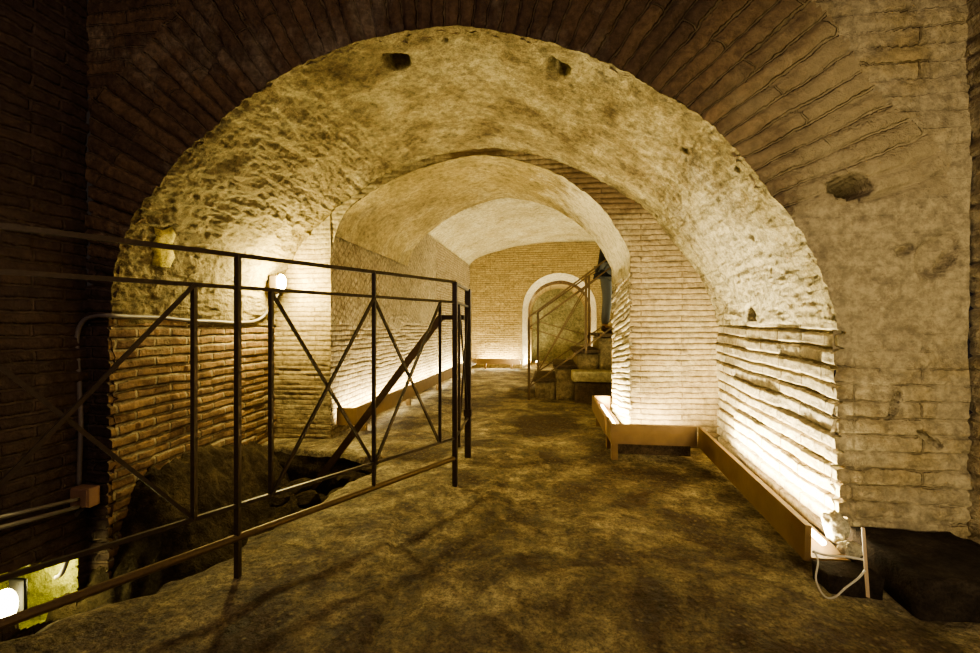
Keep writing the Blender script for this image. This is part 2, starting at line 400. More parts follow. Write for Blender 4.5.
# ------------------------------------------------------------------ 2. bay vault
def bay_vault():
    ny, ns = 260, 860
    ys = np.linspace(Y1 - .01, Y2 + .02, ny); P = np.zeros((ny, ns, 3)); UV = np.zeros((ny, ns, 2))
    for i, y in enumerate(ys):
        X, Z, u = barrel(y, ns); P[i, :, 0] = X; P[i, :, 1] = y; P[i, :, 2] = Z; UV[i, :, 0] = y; UV[i, :, 1] = u
    N = nrm(P)
    if N[ny // 2, ns // 2, 2] > 0: N = -N
    left = sstep(-.6, -1.7, P[..., 0]); right = sstep(.3, 1.0, P[..., 0])
    Q = P * np.array([1, .6, 1.3])
    # lumps running along the slope like the dug tufa
    amp = .012 + .034 * left + .006 * right
    Qs = P * np.array([.8, .5, 2.0])
    d = amp * (.8 * fbm(Q, 3.5, 6, 12, .66) + .4 * ridge(Qs, 9, 4, 13) - .15) + .005 * fbm(P, 30, 3, 14) + .004 * ridge(Qs, 24, 2, 15)
    def hole(px, py, Y, r, depth):
        # where the ray meets the smooth vault
        best = None
        for yy in np.linspace(Y1, Y2, 120):
            p = onY(px, py, yy); X, Z, u = barrel(yy, 200)
            z = np.interp(p[0], X, Z)
            if best is None or abs(z - p[2]) < best[0]: best = (abs(z - p[2]), p)
        c = best[1]
        q = np.linalg.norm((P - c), axis=-1) / r + .5 * fbm(P, 18, 3, 61)
        return -depth * (1 - sstep(.6, 1.1, q))
    for px, py, r, dp in ((398, 62, .075, .2), (557, 66, .07, .2), (684, 150, .03, .06), (735, 170, .02, .04), (750, 237, .03, .06), (752, 318, .075, .14), (770, 270, .02, .03), (445, 40, .015, .04), (655, 215, .03, .02)):
        d = d + hole(px, py, 0, r, dp)
    # stays flush at both ends
    P = P + N * d[..., None]
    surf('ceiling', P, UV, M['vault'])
    return
bay_vault()

# ------------------------------------------------------------------ 3. bay side walls
def side_wall(name, xa, ya, xb, yb, z0, z1, inx, mat, bw, bh, seed, amp=.012, deep=.014, var=.007, ru=.012, rz=.006, mort=.011, slope=0, net=None):
    L = math.hypot(xb - xa, yb - ya); nu = max(3, int(L / ru)); nv = max(3, int((z1 - z0) / rz))
    u = np.linspace(0, L, nu); z = np.linspace(z0, z1, nv)
    U, Z = np.meshgrid(u, z, indexing='ij')
    P = np.stack([xa + (xb - xa) * U / L, ya + (yb - ya) * U / L, Z], -1)
    n = np.array([-(yb - ya), xb - xa, 0]) / L
    if n @ np.array(inx) < 0: n = -n
    wz = fbm(P, 3.5, 3, seed + 2) * .013 + fbm(P, 12, 2, seed + 3) * .004
    wu = fbm(P, 9, 2, seed + 4) * .012
    UV = np.stack([U + wu + 2, Z + wz + 3 + slope * U], -1)
    d = brick_disp(UV[..., 0], UV[..., 1], bw, bh, mort, seed, var, deep, .8) + amp * fbm(P, 3, 4, seed) + .004 * fbm(P, 30, 3, seed + 1)
    if net:
        a = math.radians(45); c_, s_ = math.cos(a), math.sin(a)
        UV2 = np.stack([UV[..., 0] * c_ + UV[..., 1] * s_, -UV[..., 0] * s_ + UV[..., 1] * c_], -1)
        m2 = (Z + .12 * fbm(P, 2.5, 3, 5) > net)
        d = np.where(m2, .012 * fbm(P, 3, 4, seed) + .005 * fbm(P, 30, 3, seed + 1), d)
        P = P + n * d[..., None]; mf = m2[:-1, :-1]
        o = surf(name, P, UV, mat, UV2=UV2, m2=mf); o.data.materials.append(M['net'])
        o.data.polygons.foreach_set('material_index', mf.reshape(-1).astype(np.int32)); o.data.update()
        return o
    P = P + n * d[..., None]
    return surf(name, P, UV, mat)
side_wall('wall_bay_right', XR1, Y1 - .012, XRB, Y2 + .01, -.05, ZS + .02, (-1, 0, 0), M['right_wall'], .42, .07, 21, .014, .022, .009, .01, .005, .014, slope=-.03)
side_wall('wall_bay_left', XL1, Y1 - .012, XLB, Y2 + .01, -1.05, ZS + .04, (1, 0, 0), M['left_wall'], .24, .058, 31, .02, .014, .008, .012, .007, .013)

# ------------------------------------------------------------------ 4. second arch: face and piers
def second_face():
    arc, sa = resample(ARC2, .012)
    X, Z, _ = barrel(Y2, 1200); BP = np.stack([X, Z], 1)
    Pc = np.array([-.6, 1.35])
    jl = np.stack([np.full(170, XL2), np.linspace(-1.0, 1.35, 170)], 1)[:-1]
    jr = np.stack([np.full(180, XR2), np.linspace(1.35, -.05, 180)], 1)[1:]
    Cc = np.vstack([jl, arc, jr]); nl, na = len(jl), len(arc)
    ang = np.arctan2(BP[:, 1] - Pc[1], BP[:, 0] - Pc[0]); rad = np.linalg.norm(BP - Pc, axis=1)
    up = BP[:, 1] > 1.30
    a_s, r_s = ang[up][::-1], rad[up][::-1]
    xs_l = lambda z: np.interp(z, [ZS, 1.35], [XLB, BP[np.argmin(np.abs(BP[:len(BP)//2, 1] - 1.35)), 0]])
    half = len(BP) // 2
    def edgex(z, left):
        part = BP[:half] if left else BP[half:][::-1]
        return np.interp(z, part[:, 1], part[:, 0]) if z > ZS else (XLB if left else XRB)
    O = []
    for i, c in enumerate(Cc):
        if i < nl: O.append((edgex(c[1], True) - .03, c[1]))
        elif i >= nl + na: O.append((edgex(c[1], False) + .03, c[1]))
        else:
            th = math.atan2(c[1] - Pc[1], c[0] - Pc[0]); r = np.interp(th, a_s, r_s) + .03
            r = max(r, np.linalg.norm(c - Pc) + .004)
            O.append(tuple(Pc + r * np.array([math.cos(th), math.sin(th)])))
    O = np.array(O); nv = 60; r = np.linspace(0, 1, nv)
    XZ = Cc[:, None, :] + (O - Cc)[:, None, :] * r[None, :, None]
    P = np.stack([XZ[..., 0], np.full(XZ.shape[:2], Y2), XZ[..., 1]], -1)
    R = np.linalg.norm(O - Cc, axis=1)[:, None] * r[None]
    wz = fbm(P, 4, 3, 41) * .008
    UV = np.stack([P[..., 0] + 5 + wz, P[..., 2] + 3 + wz], -1)
    d = brick_disp(UV[..., 0], UV[..., 1], .22, .042, .009, 47, .003, .006, .9) + .012 * fbm(P, 3.5, 4, 43) + .004 * fbm(P, 25, 3, 44)
    d = d * sstep(-.01, .06, R + .02)
    # the left pier top is plastered over
    P[..., 1] -= d
    e = np.exp(-R / .03)[..., None]
    P = P + e * np.stack([.008 * fbm(P, 18, 2, 1), .01 * fbm(P, 18, 2, 2) + .006, .008 * fbm(P, 18, 2, 3)], -1)
    surf('wall_pier', P, UV, M['pier'])
second_face()

# ------------------------------------------------------------------ 5. passage behind the second arch
YJ, YV = 4.49, 5.45
def passage_vault():
    arc, sa = resample(ARC2, .02); kp = (arc[:, 1] > 1.72) | (arc[:, 0] > 0); arc = arc[kp]; sa = sa[kp]; ns = len(arc); ny = 90
    P = np.zeros((ny, ns, 3)); UV = np.zeros((ny, ns, 2))
    for j in range(ns):
        tx = min(1.0, max(0.0, (arc[j, 0] - XL2) / (XR2 - XL2)))
        ye = YV + (YJ - YV) * tx ** .8
        ys = np.linspace(Y2 + .004, ye, ny)
        P[:, j, 0] = arc[j, 0]; P[:, j, 1] = ys; P[:, j, 2] = arc[j, 1] + .03 * (ys - Y2) * math.sin(math.pi * min(1, max(0, tx)))
        UV[:, j, 0] = ys; UV[:, j, 1] = sa[j]
    N = nrm(P)
    if N[ny // 2, ns // 2, 2] > 0: N = -N
    d = .012 * fbm(P, 2.5, 4, 51) + .004 * fbm(P, 20, 3, 52)
    P = P + N * d[..., None]
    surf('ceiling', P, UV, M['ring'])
    return P[-1]
VEND = passage_vault()
YB = 10.0
RXL, RXR = XL2, 2.6
ROOM_SPR, ROOM_CR = 2.36, 2.86
side_wall('wall_passage_left', XL2, Y2 - .01, RXL, 7.0, -.05, ROOM_SPR + .02, (1, 0, 0), M['passage'], .11, .045, 61, .008, .0035, .003, .02, .009, net=.95)
side_wall('wall_passage_left', RXL, 7.0, RXL, YB, -.05, ROOM_SPR + .02, (1, 0, 0), M['passage'], .11, .045, 62, .008, .0035, .003, .03, .012)
side_wall('wall_passage_right', XR2, Y2 - .004, XR2, YJ, -.05, 1.37, (-1, 0, 0), M['right_wall'], .2, .05, 63, .008, .02, .007, .01, .005, .012, slope=.12)
side_wall('wall_stair_near', XR2, YJ, RXR, YJ, -.05, 2.5, (0, 1, 0), M['back'], .22, .05, 64, .01, .008, .004, .03, .015)
side_wall('wall_stair_right', RXR, YJ, RXR, YB, -.05, ROOM_SPR + .02, (-1, 0, 0), M['back'], .22, .05, 65, .01, .008, .004, .04, .02)
def room_top(x):
    t = np.clip((x - RXL) / (RXR - RXL), 0, 1)
    return ROOM_SPR + (ROOM_CR - ROOM_SPR) * np.sqrt(np.clip(1 - (2 * t - 1) ** 2, 0, 1)) ** 1.15
def room():
    # vault
    xs = RXL + (RXR - RXL) * (1 - np.cos(np.linspace(0, math.pi, 140))) / 2; ys = np.linspace(YJ - .02, YB + .02, 160)
    X, Y = np.meshgrid(xs, ys, indexing='ij')
    P = np.stack([X, Y, room_top(X)], -1)
    P[..., 2] += .02 * fbm(P, 2.5, 4, 71) + .006 * fbm(P, 16, 3, 72)
    surf('ceiling', P, P[..., :2].copy(), M['room_vault'])
    # lunette above the end of the passage vault
    V = VEND; n = len(V); k = 12
    t = np.linspace(0, 1, k)
    top = V.copy(); top[:, 2] = np.maximum(room_top(V[:, 0]) + .03, V[:, 2]); top[:, 1] = V[:, 1] + .01
    P = V[:, None, :] + (top - V)[:, None, :] * t[None, :, None]
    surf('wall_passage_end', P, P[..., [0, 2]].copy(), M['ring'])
    # back wall with an arched opening
    c0, c1 = -.63, 1.03; zc, zs_ = 2.16, 1.33
    cx = (c0 + c1) / 2; hw = (c1 - c0) / 2
    aa = np.linspace(math.pi, 0, 90)
    arc = np.stack([cx + hw * np.cos(aa), zs_ + (zc - zs_) * np.sin(aa)], 1)
    jl = np.stack([np.full(60, c0), np.linspace(-.05, zs_, 60)], 1)[:-1]; jr = jl[::-1].copy(); jr[:, 0] = c1
    Cc = np.vstack([jl, arc, jr]); O = []
    Pc = np.array([cx, zs_])
    for i, c in enumerate(Cc):
        if i < len(jl): O.append((RXL, c[1]))
        elif i >= len(jl) + 90: O.append((RXR, c[1]))
        else:
            d = c - Pc; kk = 1e9
            if d[0] > 1e-6: kk = min(kk, (RXR - Pc[0]) / d[0])
            if d[0] < -1e-6: kk = min(kk, (RXL - Pc[0]) / d[0])
            if d[1] > 1e-6: kk = min(kk, (2.95 - Pc[1]) / d[1])
            O.append(tuple(Pc + d * kk))
    O = np.array(O); r = np.linspace(0, 1, 70)
    XZ = Cc[:, None] + (O - Cc)[:, None] * r[None, :, None]
    P = np.stack([XZ[..., 0], np.full(XZ.shape[:2], YB), XZ[..., 1]], -1)
    UV = np.stack([P[..., 0] + 5, P[..., 2] + 3], -1)
    P[..., 1] -= brick_disp(UV[..., 0], UV[..., 1], .22, .05, .01, 75, .004, .008) + .015 * fbm(P, 2, 4, 76)
    surf('wall_back', P, UV, M['back'])
    # pale reveal of the opening, then a darker inner arch and its end wall
    ci0, ci1, zci = -.53, .98, 2.07; hwi = (ci1 - ci0) / 2; cxi = (ci0 + ci1) / 2
    Cs = np.stack([cxi + (Cc[:, 0] - cx) / hw * hwi, np.where(Cc[:, 1] > zs_, zs_ + (Cc[:, 1] - zs_) / (zc - zs_) * (zci - zs_), Cc[:, 1])], 1)
    tt = np.linspace(0, 1, 30)
    XZ = Cc[:, None] + (Cs - Cc)[:, None] * tt[None, :, None]
    P = np.stack([XZ[..., 0], np.repeat((YB - .01 + .76 * tt)[None], len(Cc), 0), XZ[..., 1]], -1)
    P = P + (np.stack([fbm(P, 4, 3, 81), 0 * P[..., 0], fbm(P, 4, 3, 82)], -1)) * .01
    surf('door_1', P, P[..., 1:].copy(), M['cream'])
    Pi = np.array([cxi, zs_]); Ci = Pi + (Cs - Pi) * np.array([.94, .88]); Ci[:, 1] = np.where(Cs[:, 1] < zs_, Cs[:, 1], Ci[:, 1])
    t = np.linspace(0, 1, 8)
    XZ = Cs[:, None] + (Ci - Cs)[:, None] * t[None, :, None]
    P = np.stack([XZ[..., 0], np.full(XZ.shape[:2], YB + .74), XZ[..., 1]], -1)
    surf('trim_1', P, P[..., [0, 2]].copy(), M['vous'])
    ys = np.linspace(YB + .74, YB + 2.2, 20)
    P = np.stack([np.repeat(Ci[:, None, 0], 20, 1), np.repeat(ys[None], len(Ci), 0), np.repeat(Ci[:, None, 1], 20, 1)], -1)
    surf('wall_recess', P, P[..., 1:].copy(), M['back'])
    X, Z = np.meshgrid(np.linspace(c0, c1, 20), np.linspace(-.05, 2.3, 30), indexing='ij')
    P = np.stack([X, np.full(X.shape, YB + 2.15) + .03 * fbm(np.stack([X, Z, Z], -1), 4), Z], -1)
    surf('wall_recess_end', P, P[..., [0, 2]].copy(), M['green_wall'])
M['green_wall'] = rock_mat('greenish_plaster', (.2, .17, .08), (.3, .26, .13), (.4, .36, .2), 3, .01, .3)  # mottled greenish tan over the whole recess end
room()

# ------------------------------------------------------------------ 6. floor with the sunken pit on the left
RA, RB = np.array([-1.151, 1.477]), np.array([-.562, 2.547])
RD = (RB - RA) / np.linalg.norm(RB - RA); RN = np.array([-RD[1], RD[0]])      # RN points to the pit
PY1 = 3.22                                                                    # far side of the pit
def xleft(y):
    line = np.interp(y, [.3, .9, 1.13, 1.31, 1.56, 1.73, 2.13, 2.6, 3.05], [-2.4, -1.87, -1.64, -1.51, -1.37, -1.31, -1.29, -1.25, -1.22])
    line = line + .025 * np.sin(y * 9.3) + .015 * np.sin(y * 23.0 + 1) + .01 * np.sin(y * 51)
    k = sstep(2.95, 3.35, y)
    return np.maximum(line * (1 - k) - 2.5 * k, -2.5)
def floor():
    ys = np.concatenate([np.linspace(-2.2, .5, 60), np.linspace(.5, 4.0, 300)[1:], np.linspace(4.0, 12.3, 260)[1:]])
    nu = 260
    P = np.zeros((nu, len(ys), 3)); t = np.linspace(0, 1, nu)
    for j, y in enumerate(ys):
        x0 = xleft(np.array(y)); P[:, j, 0] = x0 + (2.75 - x0) * t; P[:, j, 1] = y
    Q = P.copy()
    z = .022 * fbm(Q, 1.5, 3, 91) + .012 * fbm(Q, 5, 4, 92) + .005 * fbm(Q, 24, 3, 93)
    # worn slabs on the near left, with a broken edge
    s = sstep(0, .03, -(P[..., 0] + .62 + .25 * (P[..., 1] - 1.6) + .06 * fbm(Q, 4, 3, 96))) * sstep(.02, 0, (P[..., 1] - 2.05 + .1 * fbm(Q, 3, 3, 97)))
    z = z + .02 * s
    edge = np.clip((P[..., 0] - xleft(P[..., 1])) / .12, 0, 1)
    z = z - (1 - edge) ** 2 * .04 * (P[..., 1] < 3.6) * (1 + fbm(Q, 9, 3, 98))
    P[..., 2] = z - .004
    surf('floor', P, P[..., :2].copy(), M['floor'])
    # bank of the pit under the broken edge
    jj = (ys > -2.2) & (ys < 3.6); E = P[0, jj]; k = 40
    tt = np.linspace(0, 1, k)
    B = np.repeat(E[:, None], k, 1)
    B[..., 2] = E[:, None, 2] * (1 - tt) - 1.0 * tt
    B[..., 0] = B[..., 0] - .10 * tt - .0
    am = sstep(0, .1, tt)[None]
    B[..., 0] += am * (.10 * fbm(B, 3.5, 4, 101) + .04 * ridge(B, 6, 3, 102)); B[..., 1] += am * .08 * fbm(B, 4, 4, 103)
    surf('wall_pit', B, np.stack([B[..., 1], B[..., 2]], -1), M['pit_rock'])
    # the pit bottom rises to the far left corner
    X, Y = np.meshgrid(np.linspace(-2.6, -.3, 190), np.linspace(-2.2, 3.6, 420), indexing='ij')
    G = np.stack([X, Y, np.full(X.shape, -.95)], -1)
    rise = sstep(1.9, 3.4, Y) * .55 + .25 * sstep(-1.9, -2.3, X) * sstep(1.8, 2.4, Y)
    bank = np.clip((-1.3 - X) / .95, 0, 1) * sstep(1.72, 2.25, Y) * np.interp(Y, [2.1, 2.6, 3.4], [.85, .5, .0])
    G[..., 2] += rise + bank + .10 * fbm(G, 2.5, 5, 104) + .10 * np.abs(fbm(G, 6, 5, 105, .6)) + .05 * ridge(G, 9, 3, 106)
    surf('floor', G, G[..., :2].copy(), M['pit_rock'])
floor()

# ------------------------------------------------------------------ 7. the near chamber around the camera
NX0, NX1 = XWL, XWR
def near_room():
    # left side wall, with the low lit opening beside the corner
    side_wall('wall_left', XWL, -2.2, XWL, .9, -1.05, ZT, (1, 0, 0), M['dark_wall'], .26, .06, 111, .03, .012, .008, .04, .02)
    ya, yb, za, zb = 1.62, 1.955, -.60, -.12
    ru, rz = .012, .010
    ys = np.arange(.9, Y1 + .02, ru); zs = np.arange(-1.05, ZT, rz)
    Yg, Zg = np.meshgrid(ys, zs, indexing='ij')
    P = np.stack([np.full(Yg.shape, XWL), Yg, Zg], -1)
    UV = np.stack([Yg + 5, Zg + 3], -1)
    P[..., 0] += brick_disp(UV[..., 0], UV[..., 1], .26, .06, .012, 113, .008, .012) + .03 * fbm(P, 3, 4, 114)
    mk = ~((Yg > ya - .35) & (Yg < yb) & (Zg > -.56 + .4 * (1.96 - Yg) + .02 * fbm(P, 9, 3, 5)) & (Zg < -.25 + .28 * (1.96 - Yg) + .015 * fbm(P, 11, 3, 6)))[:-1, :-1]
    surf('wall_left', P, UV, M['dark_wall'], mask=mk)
    # niche behind it
    dpt = .42
    y0, y1 = ya - .37, yb + .015; z0, z1 = za - .015, zb + .06
    def patch(fn, n=40, m=40):
        U, V = np.meshgrid(np.linspace(0, 1, n), np.linspace(0, 1, m), indexing='ij')
        p = fn(U, V); p = p + .05 * np.stack([fbm(p, 5, 4, 121), fbm(p, 5, 4, 122) * .3, fbm(p, 5, 4, 123) * .3], -1) * sstep(0, .15, -(p[..., 0:1] - XWL))
        return p
    x0 = XWL - .015; x1 = XWL - dpt
    L = lambda a, b, t: a + (b - a) * t
    for fn in (lambda U, V: np.stack([0 * U + x1, L(y0, y1, U), L(z0, z1, V)], -1),
               lambda U, V: np.stack([L(x0, x1, U), 0 * U + y1, L(z0, z1, V)], -1),
               lambda U, V: np.stack([L(x0, x1, U), 0 * U + y0, L(z0, z1, V)], -1),
               lambda U, V: np.stack([L(x0, x1, U), L(y0, y1, V), 0 * U + z1], -1),
               lambda U, V: np.stack([L(x0, x1, U), L(y0, y1, V), 0 * U + z0], -1)):
        p = patch(fn); surf('wall_niche', p, p[..., 1:].copy(), M['niche'])
    side_wall('wall_right', XWR, -2.2, XWR, Y1 + .02, -.05, ZT, (-1, 0, 0), M['front_low'], .5, .06, 115, .02, .012, .007, .02, .012)
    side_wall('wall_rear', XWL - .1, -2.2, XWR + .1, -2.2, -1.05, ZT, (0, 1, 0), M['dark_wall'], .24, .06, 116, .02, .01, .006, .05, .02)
    X, Y = np.meshgrid(np.linspace(NX0 - .05, NX1 + .05, 120), np.linspace(-2.25, Y1 + .04, 120), indexing='ij')
    t = (X - NX0) / (NX1 - NX0)
    Zc = ZT - .25 + .3 * np.sin(np.pi * np.clip(t, 0, 1)) ** .6
    P = np.stack([X, Y, np.minimum(Zc, ZT + .05) - .06], -1)
    P[..., 2] += .04 * fbm(P, 3, 4, 118)
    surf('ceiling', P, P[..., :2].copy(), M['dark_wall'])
near_room()

BVH = BVHTree.FromPolygons([Vector(v) for v in np.vstack(ALLV)], [tuple(int(i) for i in f) for f in np.vstack(ALLF)])
def hit(px, py):
    d = Vector(ray(px, py)).normalized()
    return BVH.ray_cast(Vector((0, 0, H)), d)
def drop(x, y, z=.6):
    r = BVH.ray_cast(Vector((x, y, z)), Vector((0, 0, -1)))
    return r[0].z if r[0] is not None else 0.0

# ------------------------------------------------------------------ object helpers
def tag(o, label, cat, group=None):
    o['label'] = label; o['category'] = cat
    if group: o['group'] = group
    return o
def empty(name, loc, label, cat, group=None, rz=0):
    o = bpy.data.objects.new(name, None); C.objects.link(o); o.location = loc; o.rotation_euler = (0, 0, rz)
    o.empty_display_size = .1
    return tag(o, label, cat, group)
def obj(name, bm, mat, parent=None, smooth=False, world=True):
    me = bpy.data.meshes.new(name); bmesh.ops.recalc_face_normals(bm, faces=bm.faces); bm.to_mesh(me); bm.free()
    if smooth:
        for p in me.polygons: p.use_smooth = True
    me.materials.append(mat)
    o = bpy.data.objects.new(name, me); C.objects.link(o)
    if parent:
        o.parent = parent
        if world: o.matrix_parent_inverse = Matrix.LocRotScale(parent.location, parent.rotation_euler, None).inverted()
    return o
def bar(bm, a, b, w, h=None, up=(0, 0, 1), bev=0):
    """square bar from a to b"""
    h = h or w; a = Vector(a); b = Vector(b); d = b - a; L = d.length; d.normalize()
    u = Vector(up)
    if abs(d.dot(u)) > .98: u = Vector((0, 1, 0))
    s = d.cross(u).normalized(); t = s.cross(d).normalized()
    vs = []
    for e in (a, b):
        for i, j in ((-1, -1), (1, -1), (1, 1), (-1, 1)):
            vs.append(bm.verts.new(e + s * (i * w / 2) + t * (j * h / 2)))
    for k in range(4):
        bm.faces.new((vs[k], vs[(k + 1) % 4], vs[4 + (k + 1) % 4], vs[4 + k]))
    bm.faces.new(vs[3::-1]); bm.faces.new(vs[4:8])
def tube(bm, pts, r, n=10, cap=True):
    pts = [Vector(p) for p in pts]; rings = []
    rs = r if isinstance(r, (list, tuple)) else [r] * len(pts)
    prev = None
    for i, p in enumerate(pts):
        d = (pts[min(i + 1, len(pts) - 1)] - pts[max(i - 1, 0)]).normalized()
        u = prev if prev is not None else (Vector((0, 0, 1)) if abs(d.z) < .9 else Vector((1, 0, 0)))
        s = d.cross(u).normalized(); t = s.cross(d).normalized(); prev = t
        rings.append([bm.verts.new(p + (s * math.cos(2 * math.pi * k / n) + t * math.sin(2 * math.pi * k / n)) * rs[i]) for k in range(n)])
    for A, B in zip(rings, rings[1:]):
        for k in range(n): bm.faces.new((A[k], A[(k + 1) % n], B[(k + 1) % n], B[k]))
    if cap: bm.faces.new(rings[0][::-1]); bm.faces.new(rings[-1])
def spline(pts, n=10): return [tuple(p) for p in smooth_curve(np.array(pts), n)]
def one(fn, *a, **k):
    bm = bmesh.new(); fn(bm, *a, **k); return bm
def box(bm, x0, x1, y0, y1, z0, z1, bev=0.0, seg=2):
    vs = [bm.verts.new((x, y, z)) for z in (z0, z1) for x, y in ((x0, y0), (x1, y0), (x1, y1), (x0, y1))]
    fs = [(3, 2, 1, 0), (4, 5, 6, 7), (0, 1, 5, 4), (1, 2, 6, 5), (2, 3, 7, 6), (3, 0, 4, 7)]
    ff = [bm.faces.new([vs[i] for i in f]) for f in fs]
    if bev:
        es = list({e for f in ff for e in f.edges})
        bmesh.ops.bevel(bm, geom=es, offset=bev, segments=seg, affect='EDGES', profile=.6)
def rough_block(x0, x1, y0, y1, z0, z1, seed, amp=.02, cuts=14, bev=.02):
    bm = bmesh.new(); box(bm, x0, x1, y0, y1, z0, z1)
    bmesh.ops.subdivide_edges(bm, edges=bm.edges[:], cuts=cuts, use_grid_fill=True)
    co = np.array([v.co[:] for v in bm.verts]); c = np.array([(x0 + x1) / 2, (y0 + y1) / 2, (z0 + z1) / 2])
    hs = np.array([x1 - x0, y1 - y0, z1 - z0]) / 2
    q = (co - c) / hs; rr = np.minimum(1, 1.18 / np.maximum(1e-6, np.linalg.norm(q, axis=1) ** .35 * 1.0))[:, None]
    q2 = q * np.where(np.sum(np.abs(q) > .9, axis=1)[:, None] >= 2, .965, 1)
    off = np.stack([fbm(co, 6, 4, seed), fbm(co, 6, 4, seed + 1), fbm(co, 6, 4, seed + 2)], 1) * amp
    new = c + q2 * hs + off
    for v, p in zip(bm.verts, new): v.co = p
    return bm
def rock_bm(c, r, seed, sq=(1, 1, 1)):
    bm = bmesh.new(); bmesh.ops.create_icosphere(bm, subdivisions=3, radius=1)
    co = np.array([v.co[:] for v in bm.verts])
    k = 1 + .45 * fbm(co + seed * 3.1, 1.3, 3, seed) + .12 * ridge(co + seed, 3, 2, seed)
    # flatten by random facets
    rng = np.random.RandomState(seed)
    for _ in range(7):
        n = rng.normal(size=3); n /= np.linalg.norm(n); lim = .55 + .25 * rng.rand()
        dd = (co * k[:, None]) @ n
        co = np.where((dd > lim)[:, None], co - n * ((dd - lim) / k)[:, None], co)
    p = co * k[:, None] * r * np.array(sq) + np.array(c)
    for v, q in zip(bm.verts, p): v.co = q
    return bm

def lump_bm(c, r, seed, sq):
    bm = bmesh.new(); bmesh.ops.create_icosphere(bm, subdivisions=4, radius=1)
    co = np.array([v.co[:] for v in bm.verts])
    k = 1 + .55 * fbm(co + seed, 1.6, 5, seed, .6) + .15 * ridge(co + seed, 3.5, 3, seed)
    p = co * k[:, None] * r * np.array(sq) + np.array(c)
    for v, q in zip(bm.verts, p): v.co = q
    return bm

# ------------------------------------------------------------------ walkway railing
def rail_pt(s, z, off=0):
    p = RA + RD * s + RN * off; return Vector((p[0], p[1], z))
def px_on_rail(px, py):
    d = ray(px, py); n = RN
    k = (RA @ n) / (d[:2] @ n); p = d * k
    s = (p[:2] - RA) @ RD; return s, p[2] + H
SL = float(np.linalg.norm(RB - RA))
ZTOP, ZMID, ZBOT, ZTOE = 1.215, 1.095, .285, .165
rl = empty('railing', rail_pt(SL / 2, 0), 'long dark iron railing with crossed braces along the left edge of the walkway', 'railing')
S0 = -1.65
s_mid = px_on_rail(374, 380)[0]; s_a = px_on_rail(271, 400)[0]; s_b = px_on_rail(440, 370)[0]; s_c = px_on_rail(194, 400)[0]
obj('top_rail', one(bar, rail_pt(S0, ZTOP), rail_pt(SL, ZTOP), .016, .016), M['iron'], rl)
obj('middle_rail', one(bar, rail_pt(S0, ZMID), rail_pt(SL, ZMID), .014, .014), M['iron'], rl)
obj('bottom_rail', one(bar, rail_pt(S0, ZBOT), rail_pt(SL, ZBOT), .014, .014), M['iron'], rl)
obj('toe_rail', one(tube, [rail_pt(S0, ZTOE), rail_pt(SL, ZTOE)], .014), M['iron_worn'], rl)
for s in (S0, 0, SL):
    p = rail_pt(s, 0); w = .018 if s == 0 else .028
    bm = bmesh.new(); bar(bm, (p.x, p.y, drop(p.x, p.y) - .01), (p.x, p.y, ZTOP), w); obj('post', bm, M['iron'], rl)
obj('upright', one(bar, rail_pt(s_mid, ZTOE), rail_pt(s_mid, ZTOP), .017), M['iron'], rl)
for s in (s_a, s_b, s_c):
    obj('upright', one(bar, rail_pt(s, ZBOT), rail_pt(s, ZMID), .015), M['iron'], rl)
def cross(sa, sb):
    obj('brace', one(bar, rail_pt(sa, ZMID, .006), rail_pt(sb, ZBOT, .006), .012), M['iron'], rl)
    obj('brace', one(bar, rail_pt(sb, ZMID, -.006), rail_pt(sa, ZBOT, -.006), .012), M['iron'], rl)
cross(s_a, s_mid); cross(s_mid, s_b)
# the panel nearer the camera: its brace passes through two points seen at the left
s1, z1 = px_on_rail(0, 367); sl = (ZBOT - z1) / (s_c - s1); s_d = s_c - (ZMID - ZBOT) / -sl if sl < 0 else -1.0
s_d = max(-1.2, min(-.55, s_d))
cross(s_d, s_c)
obj('upright', one(bar, rail_pt(s_d, ZBOT), rail_pt(s_d, ZMID), .015), M['iron'], rl)

# short return of the railing at the head of the pit steps
GE = np.array([-.592, 3.12]); GA = RB.copy()
gt = empty('railing_gate', (GA[0] - .0, (GA[1] + GE[1]) / 2, 0), 'narrow iron railing panel turning away from the end post toward the back', 'railing')
GDv = (GE - GA) / np.linalg.norm(GE - GA); GA2 = GA + GDv * .025
g = lambda t, z: Vector((GA2[0] + (GE[0] - GA2[0]) * t, GA2[1] + (GE[1] - GA2[1]) * t, z))
obj('top_rail', one(bar, g(0, ZTOP - .006), g(1, ZTOP - .006), .016), M['iron'], gt)
obj('middle_rail', one(bar, g(0, ZMID), g(1, ZMID), .014), M['iron'], gt)
obj('bottom_rail', one(bar, g(0, ZBOT), g(1, ZBOT), .014), M['iron'], gt)
bm = bmesh.new(); p = g(1, 0); bar(bm, (p.x, p.y, drop(p.x, p.y) - .01), (p.x, p.y, ZTOP + .005), .042); obj('post', bm, M['iron'], gt)
obj('brace', one(bar, g(.25, ZMID), g(1, ZBOT), .011), M['iron'], gt)
obj('brace', one(bar, g(1, ZMID), g(.25, ZBOT), .011), M['iron'], gt)
obj('upright', one(bar, g(.25, ZBOT - .1), g(.25, ZMID), .014), M['iron'], gt)
obj('collar', one(bar, g(1, .30), g(1, .35), .054), M['iron'], gt)

